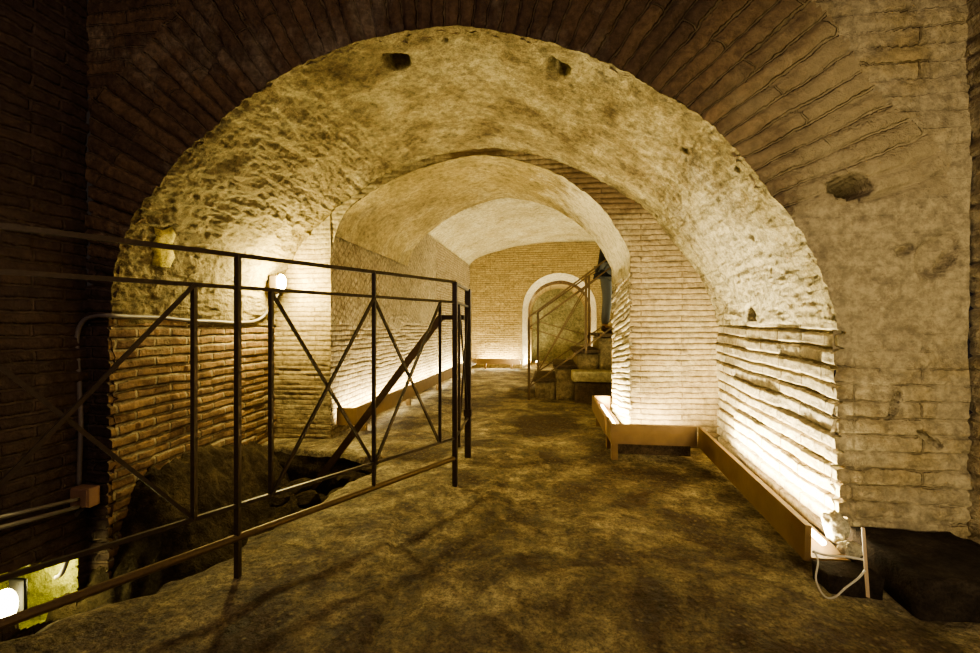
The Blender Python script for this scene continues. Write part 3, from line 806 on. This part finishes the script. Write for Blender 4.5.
# sloping handrail of the steps down into the pit
h0 = Vector(onY(441, 318, 3.13)); h1 = Vector(onY(300, 505, 3.0))
hr = empty('stair_handrail', (h0.x, h0.y, 0), 'thick dark handrail sloping down into the pit behind the railing', 'handrail')
dv = (h1 - h0)
obj('sloped_bar', one(bar, h0, h0 + dv * 1.25, .045, .05), M['iron_worn'], hr)
obj('top_bar', one(bar, h0 + Vector((-.01, 0, 0)), Vector((GE[0] - .03, GE[1], h0.z)), .035, .035), M['iron'], hr)
b0 = h0 + dv * 1.2
obj('foot_post', one(bar, (b0.x, b0.y, drop(b0.x, b0.y, .2) - .02), (b0.x, b0.y, b0.z + .02), .04), M['iron'], hr)

# ------------------------------------------------------------------ light troughs
def area_light(name, a, b, w, power, aim, col=WARM):
    a = Vector(a); b = Vector(b); d = b - a
    l = bpy.data.lights.new(name, 'AREA'); l.shape = 'RECTANGLE'; l.size = d.length; l.size_y = w; l.energy = power; l.color = col
    o = bpy.data.objects.new(name, l); C.objects.link(o); o.location = (a + b) / 2
    z = -Vector(aim).normalized(); x = d.normalized(); z = (z - x * z.dot(x)).normalized(); y = z.cross(x)
    o.rotation_euler = Matrix((x, y, z)).transposed().to_euler()
    return o
def trough(a, b, inward, label, z0, z1, depth, power, feet, name='light_trough', ends=(True, True), aim_up=.55, hw=.05, group=None, da=0.0, kick=False):
    """wooden board standing off the wall on feet, a warm tube hidden behind it; da lowers the first end"""
    a = Vector((*a, da)); b = Vector((*b, 0)); n = Vector((*inward, 0)).normalized(); d = (b - a).normalized(); L = (b - a).length
    t = empty(name, ((a.x + b.x) / 2, (a.y + b.y) / 2, 0), label, 'light trough', group)
    zz = Vector((0, 0, 1))
    obj('board', one(bar, a + zz * (z0 + z1) / 2, b + zz * (z0 + z1) / 2, .022, z1 - z0), M['board'], t)
    obj('base_board', one(bar, a + n * depth / 2 + zz * (z0 + .008), b + n * depth / 2 + zz * (z0 + .008), depth - .024, .014), M['board'], t)
    if kick: obj('kick_board', one(bar, a + d * .02 + n * .07 + zz * (z0 * .5 + .01), b - d * .02 + n * .07 + zz * (z0 * .5 + .01), .02, z0 - .03), M['tread'], t)
    for e, on in zip((a, b), ends):
        if on:
            q = e + (d if e == a else -d) * .01
            obj('end_board', one(bar, q + n * .012 + zz * (z0 + z1) / 2, q + n * depth + zz * (z0 + z1) / 2, .018, z1 - z0 - .004), M['board'], t)
    for k in feet:
        q = a + d * (L * k) + n * .03; f = drop(q.x, q.y, z0 - .02 + q.z)
        obj('foot', one(bar, (q.x, q.y, f - .012), (q.x, q.y, z0 + q.z + .002), .045, .05), M['board'], t)
    ta = a + n * (depth * .5) + d * .05 + zz * (z0 + .05); tb = b + n * (depth * .5) - d * .05 + zz * (z0 + .05)
    obj('light_tube', one(tube, [ta, tb], .012), M['tube'], t, smooth=True)
    la = ta + zz * .02; lb = tb + zz * .02
    lo = area_light('trough_light', la, lb, hw, power * 1.1, n * (1 - aim_up) + zz * aim_up)
    return t, lo
# right of the aisle: along the bay wall, across the pier, along the jamb
trough((.985, 1.83), (1.03, 3.2), (1, 0), 'long brown board trough of light running along the bright right wall', .115, .255, .16, 34, (), ends=(False, False), da=-.07, aim_up=.72, kick=False)
trough((1.01, 3.205), (.43, 3.205), (0, 1), 'short brown light trough raised on feet across the foot of the right pier', .115, .255, .26, 5, (.95,), ends=(False, True), kick=True)
trough((.43, 3.48), (.43, 4.5), (1, 0), 'brown light trough running back beside the glowing pier edge', .115, .255, .165, 26, (.04, .8), ends=(False, True))
# left side of the passage
trough((-1.66, 3.55), (-1.66, 6.6), (-1, 0), 'long brown light trough along the foot of the left passage wall', .1, .25, .17, 34, (.08, .5, .95), ends=(True, False))
trough((-1.66, 6.62), (-1.66, 9.7), (-1, 0), 'far light trough continuing along the left wall to the back corner', .1, .25, .17, 40, (.3, .7), ends=(False, False))
trough((-1.66, 9.78), (-.66, 9.78), (0, 1), 'low light trough at the foot of the far back wall', .1, .22, .18, 12, (.2, .8), ends=(False, True))
# light spilling under the left boards
area_light('trough_light', (-1.72, 3.7, .085), (-1.72, 6.6, .085), .05, 2.2, (.5, 0, -1))
area_light('trough_light', (-1.72, 6.6, .085), (-1.72, 9.6, .085), .05, 4, (.5, 0, -1))
area_light('trough_light', (-1.6, 9.84, .085), (-.7, 9.84, .085), .05, 3, (0, -.5, -1))
# lamps inside the far doorway
DX = -.34; dl = empty('doorway_lamp', (DX, YB + 1.05, 0), 'small upright glowing lamp strip inside the left reveal of the far arched doorway', 'lamp')
obj('lamp_body', one(box, DX - .04, DX + .04, YB + .85, YB + 1.25, -.02, .06, .01), M['board'], dl)
obj('light_tube', one(tube, [(DX, YB + .88, .07), (DX, YB + 1.22, .07)], .012), M['tube'], dl)
area_light('doorway_light', (DX, YB + .85, .1), (DX, YB + 1.25, .1), .06, 18, (-.5, 0, 1))
area_light('doorway_light', (-.5, YB + .15, .08), (-.44, YB + .6, .08), .06, 14, (-.4, 0, 1))
area_light('doorway_light', (.90, YB + .15, .1), (.88, YB + .5, .1), .06, 14, (.5, 0, 1))
area_light('stair_fill', (2.2, 6.2, 2.0), (2.2, 8.5, 2.0), .15, 80, (-1, 0, .1))  # unseen fill added beside the stairs to brighten the room
area_light('room_light', (-.9, 9.4, .12), (.2, 9.4, .12), .1, 12, (0, .6, 1))

# ------------------------------------------------------------------ wall lamp on the left pier
hp = Vector(onY(281, 283, 3.30))
wl = empty('wall_lamp', hp, 'glaring yellow floodlight on the left pier corner behind the railing', 'lamp')
def lampbody():
    bm = bmesh.new(); box(bm, hp.x - .075, hp.x - .005, hp.y - .05, hp.y + .05, hp.z - .075, hp.z + .055, .01); return bm
obj('housing', lampbody(), M['iron'], wl)
bm = bmesh.new(); bmesh.ops.create_uvsphere(bm, u_segments=16, v_segments=10, radius=1)
bmesh.ops.scale(bm, vec=(.032, .042, .066), verts=bm.verts); bmesh.ops.translate(bm, vec=(hp.x + .012, hp.y - .012, hp.z), verts=bm.verts)
obj('bulb', bm, M['bulb'], wl, True)
obj('bracket', one(bar, (hp.x - .06, hp.y, hp.z - .05), (hp.x - .06, Y2 + .01, hp.z - .05), .018), M['iron'], wl)
pl = bpy.data.lights.new('wall_lamp_light', 'POINT'); pl.energy = 40; pl.color = (1, .86, .36); pl.shadow_soft_size = .05
po = bpy.data.objects.new('wall_lamp_light', pl); C.objects.link(po); po.location = hp + Vector((.07, -.09, .01))

# ------------------------------------------------------------------ conduit, junction box and cables on the left
def wallpt(px, py, off=.012):
    h = hit(px, py); d = Vector(ray(px, py)).normalized(); return h[0] - d * off
conP = [hp + Vector((-.04, .02, -.085))] + [wallpt(x, y, .02) for x, y in ((262, 318), (240, 323), (215, 322), (190, 321), (160, 318), (130, 317))]
conP += [Vector(onY(x, y, Y1 - .04)) for x, y in ((108, 316), (94, 317), (84, 321), (78, 332), (77, 350), (79, 380), (81, 420), (80, 455), (79, 486))]
cd = obj('conduit', one(tube, spline(conP, 5), .011, 10), M['conduit'], smooth=True)
tag(cd, 'grey cable conduit bending along the left brick wall and down to the small box', 'conduit')
jb = Vector(onY(78, 496, Y1 - .06)) + Vector((.045, 0, 0))
jbx = empty('junction_box', jb, 'small tan junction box low on the dark left corner', 'junction box')
obj('box_body', one(box, jb.x - .055, jb.x + .055, jb.y - .03, jb.y + .03, jb.z - .05, jb.z + .05, .008), M['jbox'], jbx)
obj('cover', one(box, jb.x - .048, jb.x + .048, jb.y - .036, jb.y - .03, jb.z - .043, jb.z + .043, .002), M['jbox'], jbx)
for (py0, py1), nm in (((493, 518), 'upper of the two pale pipes running left from the small tan box'), ((501, 528), 'lower of the two pale pipes running left from the small tan box')):
    a = Vector((XWL + .085, jb.y - .05, jb.z + (496 - py0 - 2) / F * 2.2)); b = Vector(onX(0, py1, XWL + .10)); c = b + (b - a).normalized() * .5
    c.x = XWL + .10
    tag(obj('pipe', one(tube, [a, b, c], .010, 8), M['conduit'], smooth=True), nm, 'pipe', 'pipes from the junction box')
lo_ = [jb + Vector((0, 0, -.045))] + [Vector(onY(x, y, Y1 - .05)) for x, y in ((74, 520), (72, 545))] + [Vector(onY(63, 572, Y1 - .1)), Vector(onX(56, 578, XWL - .05))]
tag(obj('conduit', one(tube, spline(lo_, 5), .010, 8), M['conduit'], smooth=True), 'short grey conduit dropping from the tan box into the lit opening', 'conduit')

# lamp in the low opening
nl = Vector(onX(4, 608, XWL - .10))
nlE = empty('niche_lamp', nl, 'bright yellow lamp inside the low lit opening at bottom left', 'lamp')
bm = bmesh.new(); bmesh.ops.create_uvsphere(bm, u_segments=16, v_segments=10, radius=1)
bmesh.ops.scale(bm, vec=(.04, .05, .085), verts=bm.verts); bmesh.ops.translate(bm, vec=nl, verts=bm.verts)
obj('bulb', bm, M['bulb2'], nlE, True)
obj('housing', one(box, nl.x - .06, nl.x + .03, nl.y + .055, nl.y + .075, nl.z - .09, nl.z + .10, .008), M['black_metal'], nlE)
obj('lamp_base', one(tube, [(nl.x, nl.y, -.60), (nl.x, nl.y, nl.z - .07)], [.06, .045], 14), M['iron'], nlE)
pl = bpy.data.lights.new('niche_light', 'POINT'); pl.energy = 4.2; pl.color = (1, .9, .36); pl.shadow_soft_size = .06
po = bpy.data.objects.new('niche_light', pl); C.objects.link(po); po.location = nl + Vector((.0, .15, .06))

# yellow raised patch on the rough rock
pc = hit(164, 249)[0]; pn = hit(164, 249)[1]
pn = pn if pn.dot(Vector((0, 0, H)) - pc) > 0 else -pn
def patch_bm():
    bm = bmesh.new(); d = Vector(ray(164, 249)).normalized()
    out = [(154, 228), (163, 231), (172, 227), (176, 236), (172, 246), (175, 258), (170, 268), (160, 267), (152, 265), (154, 254), (150, 247), (156, 238)]
    ring = []
    for x, y in out:
        h = hit(x, y); ring.append((h[0] - Vector(ray(x, y)).normalized() * .012, h[0] + Vector(ray(x, y)).normalized() * .03))
    cen = bm.verts.new(pc - d * .03)
    A = [bm.verts.new(p) for p, q in ring]; B = [bm.verts.new(q) for p, q in ring]; n = len(A)
    Mi = [bm.verts.new((a.co + cen.co) / 2 - d * .006) for a in A]
    for i in range(n):
        j = (i + 1) % n
        bm.faces.new((A[i], A[j], Mi[j], Mi[i])); bm.faces.new((Mi[i], Mi[j], cen)); bm.faces.new((B[i], B[j], A[j], A[i]))
    bm.faces.new(B)
    return bm
tag(obj('yellow_patch', patch_bm(), M['patch'], smooth=True), 'pale yellow patch raised on the rough rock above the left railing', 'plaster patch')

# ------------------------------------------------------------------ rubble in the pit
for k, (px, py, y, r) in enumerate(((352, 478, 2.95, .10), (372, 470, 2.95, .075), (298, 486, 2.85, .10), (340, 496, 2.75, .09), (278, 500, 2.7, .08), (310, 500, 2.7, .09), (366, 462, 3.1, .07), (246, 433, 3.4, .07), (322, 462, 3.2, .10))):
    p = onY(px, py, y)
    tag(obj('rubble_stone', rock_bm(p, r * .82, 200 + k, (1.2, 1, .75)), M['pit_rock'], smooth=False),
        'dark jagged rubble stone heaped in the pit behind the railing', 'stone', 'rubble stones in the pit')

# ------------------------------------------------------------------ dark footing blocks under the right front wall
bl = onY(951, 545, 1.99)[0]
tag(obj('footing_block', rough_block(1.20, bl - .004, 1.60, 1.99, -.04, .125, 301, .018), M['dark_rock'], smooth=True), 'low dark stone block along the foot of the right front wall', 'stone block')
tag(obj('footing_block', rough_block(bl + .03, 1.66, 1.45, 1.98, -.04, .11, 305, .018), M['dark_rock'], smooth=True), 'dark stone block in the far right bottom corner beside the longer one', 'stone block')
# broken end of the trough: plaster lump, cable, stake
tag(obj('plaster_lump', lump_bm((1.135, 1.915, .15), .05, 322, (.8, 1.0, 1.1)), M['cream'], smooth=True), 'taller pale plaster lump in the glow at the near end of the right trough', 'plaster')
tag(obj('plaster_lump', lump_bm((1.13, 1.825, .10), .034, 327, (1, .8, .9)), M['cream'], smooth=True), 'smaller pale plaster lump in front of the taller one at the trough end', 'plaster')
tag(obj('trough_stone', rough_block(.985, 1.16, 1.70, 1.81, -.03, .065, 311, .014, 8), M['dark_rock'], smooth=True), 'dark upright stone closing the near end of the right trough', 'stone block')
s0 = onY(863, 528, 1.62); s1_ = onY(868, 598, 1.55)
s1_[2] = max(s1_[2], drop(s1_[0], s1_[1], .1) - .01)
tag(obj('stake', one(bar, s0, s1_, .009), M['stake']), 'thin pale wooden stake leaning beside the right trough end', 'stake')
cabp = [onY(x, y, Y) for x, y, Y in ((814, 551, 1.62), (818, 562, 1.6), (816, 580, 1.58), (824, 596, 1.56), (834, 598, 1.55), (846, 588, 1.55), (858, 579, 1.56), (865, 571, 1.57))]
for p in cabp: p[2] = max(p[2], .012)
tag(obj('cable', one(tube, spline(cabp, 8), .003, 8), M['cable'], smooth=True), 'white cable looping down between the trough end and the stake', 'cable')
cab2 = [onY(x, y, Y) for x, y, Y in ((812, 552, 1.64), (828, 556, 1.62), (846, 557, 1.6), (863, 560, 1.585))]
tag(obj('cable', one(tube, spline(cab2, 8), .004, 8), M['cable'], smooth=True), 'straighter pale cable from the trough end to the stake', 'cable')

# ------------------------------------------------------------------ stairs at the back right
XS = [-.20, .07, .34, .63, .92, 1.21, 1.50, 1.79]; ZSx = [.27, .45, .65, .86, 1.06, 1.26, 1.46, 1.6]
SY0, SY1 = 5.76, 6.75
st = empty('staircase', (.5, 6.2, 0), 'stone staircase climbing to the right behind the right pier', 'staircase')
for k, (x, z) in enumerate(zip(XS, ZSx)):
    x1 = XS[k + 1] if k + 1 < len(XS) else 2.58
    bm = rough_block(x, x1 + .0, SY0, SY1, -.03, z - .045, 400 + k, .008, 6)
    o = obj('step', bm, M['step'], st, smooth=True)
    obj('tread', one(box, x - .03, x1 + .005, SY0 - .02, SY1 + .01, z - .045, z, .01), M['tread'], o)
lg = onY(572, 378, 5.45)
be = empty('stone_bench', (lg[0] + .35, 5.57, 0), 'pale stone slab ledge on a dark block against the side of the stairs', 'stone ledge')
obj('base', rough_block(lg[0] + .04, 1.15, 5.47, 5.73, -.03, .27, 445, .01, 8), M['tread'], be, smooth=True)
obj('slab', rough_block(lg[0], 1.18, 5.42, 5.74, .27, .40, 441, .006, 8), M['ledge'], be, smooth=True)

def stair_rail(label, y, xa, za, n_end, first_bottom, slope):
    r = empty('stair_railing', (xa, y, za), label, 'railing')
    top = lambda x: za + (x - xa) * slope
    xe = n_end
    P3 = lambda x, z: (x, y, z)
    obj('top_rail', one(bar, P3(xa, top(xa)), P3(xe, top(xe)), .022), M['iron_worn'], r)
    obj('middle_rail', one(bar, P3(xa, top(xa) - .14), P3(xe, top(xe) - .14), .018), M['iron_worn'], r)
    obj('bottom_rail', one(bar, P3(xa, top(xa) - .92), P3(xe, top(xe) - .92), .018), M['iron_worn'], r)
    obj('post', one(bar, P3(xa, first_bottom), P3(xa, top(xa)), .032), M['iron_worn'], r)
    return r, top
nr, ntop = stair_rail('rusty iron railing on the near side of the back staircase', SY0 - .04, onY(529, 330, SY0 - .04)[0], 1.075, 1.75, -.01, .74)
x2 = onY(586, 300, SY0 - .04)[0]
def stepz(x):
    z = 0
    for a, b in zip(XS, ZSx):
        if x >= a - .03: z = b
    return z
obj('post', one(bar, (x2, SY0 - .04, stepz(x2) - .05), (x2, SY0 - .04, ntop(x2)), .03), M['iron_worn'], nr)
for x in (1.25,):
    obj('post', one(bar, (x, SY0 - .04, stepz(x) - .05), (x, SY0 - .04, ntop(x)), .03), M['iron_worn'], nr)
xa = onY(529, 330, SY0 - .04)[0]
obj('brace', one(bar, (xa, SY0 - .045, ntop(xa) - .14), (x2, SY0 - .045, ntop(x2) - .92), .015), M['iron_worn'], nr)
obj('brace', one(bar, (xa, SY0 - .035, ntop(xa) - .92), (x2, SY0 - .035, ntop(x2) - .14), .015), M['iron_worn'], nr)
FY = SY1 + .05
xf = onY(538, 330, FY)[0]
fr, ftop = stair_rail('rusty iron railing on the far side of the back staircase', FY, xf, 1.17, 1.9, .2, .72)
for x in (onY(589, 300, FY)[0], 1.4):
    obj('post', one(bar, (x, FY, stepz(x) - .05), (x, FY, ftop(x)), .03), M['iron_worn'], fr)
xg = onY(589, 300, FY)[0]
obj('brace', one(bar, (xf, FY - .008, ftop(xf) - .14), (xg, FY - .008, ftop(xg) - .92), .015), M['iron_worn'], fr)
obj('brace', one(bar, (xf, FY + .008, ftop(xf) - .92), (xg, FY + .008, ftop(xg) - .14), .015), M['iron_worn'], fr)

# ------------------------------------------------------------------ person climbing the stairs
def skin(name, verts, edges, radii, mat, parent=None, root=0, sub=1):
    me = bpy.data.meshes.new(name); me.from_pydata([Vector(v) for v in verts], edges, []); me.update()
    o = bpy.data.objects.new(name, me); C.objects.link(o)
    me.materials.append(mat)
    m = o.modifiers.new('Skin', 'SKIN'); m.use_smooth_shade = True
    for i, v in enumerate(me.skin_vertices[0].data):
        r = radii[i]; v.radius = r if isinstance(r, tuple) else (r, r); v.use_root = (i == root)
    s = o.modifiers.new('Subdivision', 'SUBSURF'); s.levels = sub; s.render_levels = sub
    if parent: o.parent = parent
    return o
def person(px_, py_, pz, rz):
    # local frame: faces +x, z up
    V = {}; E = []; R = {}
    def add(n, p, r, to=None):
        V[n] = p; R[n] = r
        if to: E.append((to, n))
    add('pelvis', (0, 0, .92), (.13, .105))
    add('waist', (.01, 0, 1.08), (.125, .10), 'pelvis'); add('chest', (.03, 0, 1.28), (.15, .11), 'waist')
    add('neckb', (.045, 0, 1.43), (.075, .07), 'chest'); add('neck', (.06, 0, 1.50), (.052, .052), 'neckb')
    add('jaw', (.085, 0, 1.565), (.062, .07), 'neck'); add('head', (.085, 0, 1.65), (.075, .092), 'jaw'); add('crown', (.08, 0, 1.725), (.055, .068), 'head')
    add('nose', (.175, 0, 1.625), (.012, .014), 'head')
    for sgn, s in ((1, 'l'), (-1, 'r')):
        add('ear' + s, (.08, sgn * .083, 1.63), (.012, .02), 'head')
        add('sh' + s, (.03, sgn * .185, 1.385), .058, 'neckb'); add('el' + s, (-.01 + .05 * sgn, sgn * .235, 1.11), .043, 'sh' + s)
        add('wr' + s, (.10 + .06 * sgn, sgn * .225, .90), .03, 'el' + s)
        hx, hy, hz = .13 + .07 * sgn, sgn * .22, .84
        add('palm' + s, (hx, hy, hz), (.032, .022), 'wr' + s)
        for f, (dx, L) in enumerate(((-.028, .072), (-.010, .085), (.010, .08), (.028, .062))):
            add('f%d%s' % (f, s), (hx + dx + .012, hy - sgn * .004, hz - .05), .0095, 'palm' + s)
            add('g%d%s' % (f, s), (hx + dx + .03, hy - sgn * .016, hz - .05 - L * .6), .008, 'f%d%s' % (f, s))
        add('t' + s, (hx + .045, hy - sgn * .01, hz - .005), .011, 'palm' + s); add('u' + s, (hx + .065, hy - sgn * .012, hz - .04), .009, 't' + s)
    legs = {'l': [(.02, .095, .86), (.2, .10, .62), (.11, .10, .27), (.10, .10, .28)], 'r': []}
    # left leg straight on the lower step, right leg lifted to the next step
    add('hipl', (0, .09, .86), .088, 'pelvis'); add('kneel', (.02, .095, .48), .058, 'hipl'); add('ankl', (-.02, .095, .085), .038, 'kneel'); add('toel', (.15, .10, .035), (.035, .025), 'ankl')
    add('hipr', (0, -.09, .86), .088, 'pelvis'); add('kneer', (.21, -.095, .62), .058, 'hipr'); add('ankr', (.25, -.095, .29), .038, 'kneer'); add('toer', (.41, -.10, .245), (.035, .025), 'ankr')
    names = list(V); ix = {n: i for i, n in enumerate(names)}
    rot = Matrix.Rotation(rz, 4, 'Z'); T = Matrix.Translation((px_, py_, pz)) @ rot
    body = skin('person', [V[n] for n in names], [(ix[a], ix[b]) for a, b in E], [R[n] for n in names], M['skin'])
    body.location = (px_, py_, pz); body.rotation_euler = (0, 0, rz)
    tag(body, 'person in dark jacket and grey jeans climbing the back stairs, half hidden by the pier', 'person')
    def cloth(name, ks, es, rr, mat, sub=1):
        o = skin(name, [V[k] if isinstance(k, str) else k for k in ks], es, rr, mat, body, 0, sub); return o
    cloth('jacket', ['pelvis', 'waist', 'chest', 'neckb', 'shl', 'ell', 'wrl', 'shr', 'elr', 'wrr', (0, 0, .82)],
          [(0, 1), (1, 2), (2, 3), (3, 4), (4, 5), (5, 6), (3, 7), (7, 8), (8, 9), (0, 10)],
          [(.175, .145), (.165, .14), (.185, .145), (.085, .08), .078, .064, .048, .078, .064, .048, (.18, .15)], M['cloth_dark'])
    cloth('jeans', ['pelvis', 'hipl', 'kneel', (-.02, .095, .10), 'hipr', 'kneer', (.245, -.095, .31)],
          [(0, 1), (1, 2), (2, 3), (0, 4), (4, 5), (5, 6)], [(.15, .12), .105, .075, .062, .105, .075, .062], M['denim'])
    for s, a, t in (('l', (-.05, .095, .05), (.16, .10, .035)), ('r', (.22, -.095, .26), (.42, -.10, .245))):
        mid = tuple((x + y) / 2 for x, y in zip(a, t)); up = (a[0] + .02, a[1], a[2] + .06)
        cloth('shoe', [mid, a, t, up], [(0, 1), (0, 2), (1, 3)], [(.048, .042), (.042, .045), (.04, .03), (.046, .046)], M['shoe'])
    cloth('hair', [(.06, 0, 1.69), (.075, 0, 1.735), (.03, 0, 1.63)], [(0, 1), (0, 2)], [(.088, .1), (.07, .08), (.06, .085)], M['hair'])
    for sg in (1, -1):
        bm = bmesh.new(); bmesh.ops.create_uvsphere(bm, u_segments=10, v_segments=8, radius=.012)
        bmesh.ops.translate(bm, vec=(.155, sg * .03, 1.65), verts=bm.verts)
        obj('eye', bm, M['hair'], body, True, world=False)
    return body
pp = onY(608, 340, 6.15)
person(pp[0], 6.15, stepz(pp[0]) + .0, .15)

# ------------------------------------------------------------------ lights of the near chamber, world, view
def spot(name, loc, aim, power, size, col, blend=.8, soft=.25):
    l = bpy.data.lights.new(name, 'SPOT'); l.energy = power; l.spot_size = size; l.spot_blend = blend; l.color = col; l.shadow_soft_size = soft
    o = bpy.data.objects.new(name, l); C.objects.link(o); o.location = loc
    o.rotation_euler = (Vector(aim) - Vector(loc)).to_track_quat('-Z', 'Y').to_euler(); return o
spot('chamber_lamp', (1.25, -.9, .75), (1.55, 2, 1.15), 125, math.radians(62), (1, .86, .5))
pl = bpy.data.lights.new('chamber_fill', 'POINT'); pl.energy = 30; pl.color = (1, .83, .56); pl.shadow_soft_size = .5
po = bpy.data.objects.new('chamber_fill', pl); C.objects.link(po); po.location = (.7, -1.0, 2.2)
pl = bpy.data.lights.new('chamber_fill', 'POINT'); pl.energy = 15; pl.color = (1, .74, .8); pl.shadow_soft_size = .5
po = bpy.data.objects.new('chamber_fill', pl); C.objects.link(po); po.location = (-1.0, -.6, 2.4)
w = bpy.data.worlds.new('world'); SC.world = w; w.use_nodes = True
w.node_tree.nodes['Background'].inputs[0].default_value = (.03, .022, .018, 1); w.node_tree.nodes['Background'].inputs[1].default_value = .3
SC.view_settings.view_transform = 'AgX'
SC.view_settings.look = 'AgX - Medium High Contrast'
SC.view_settings.exposure = 1.12
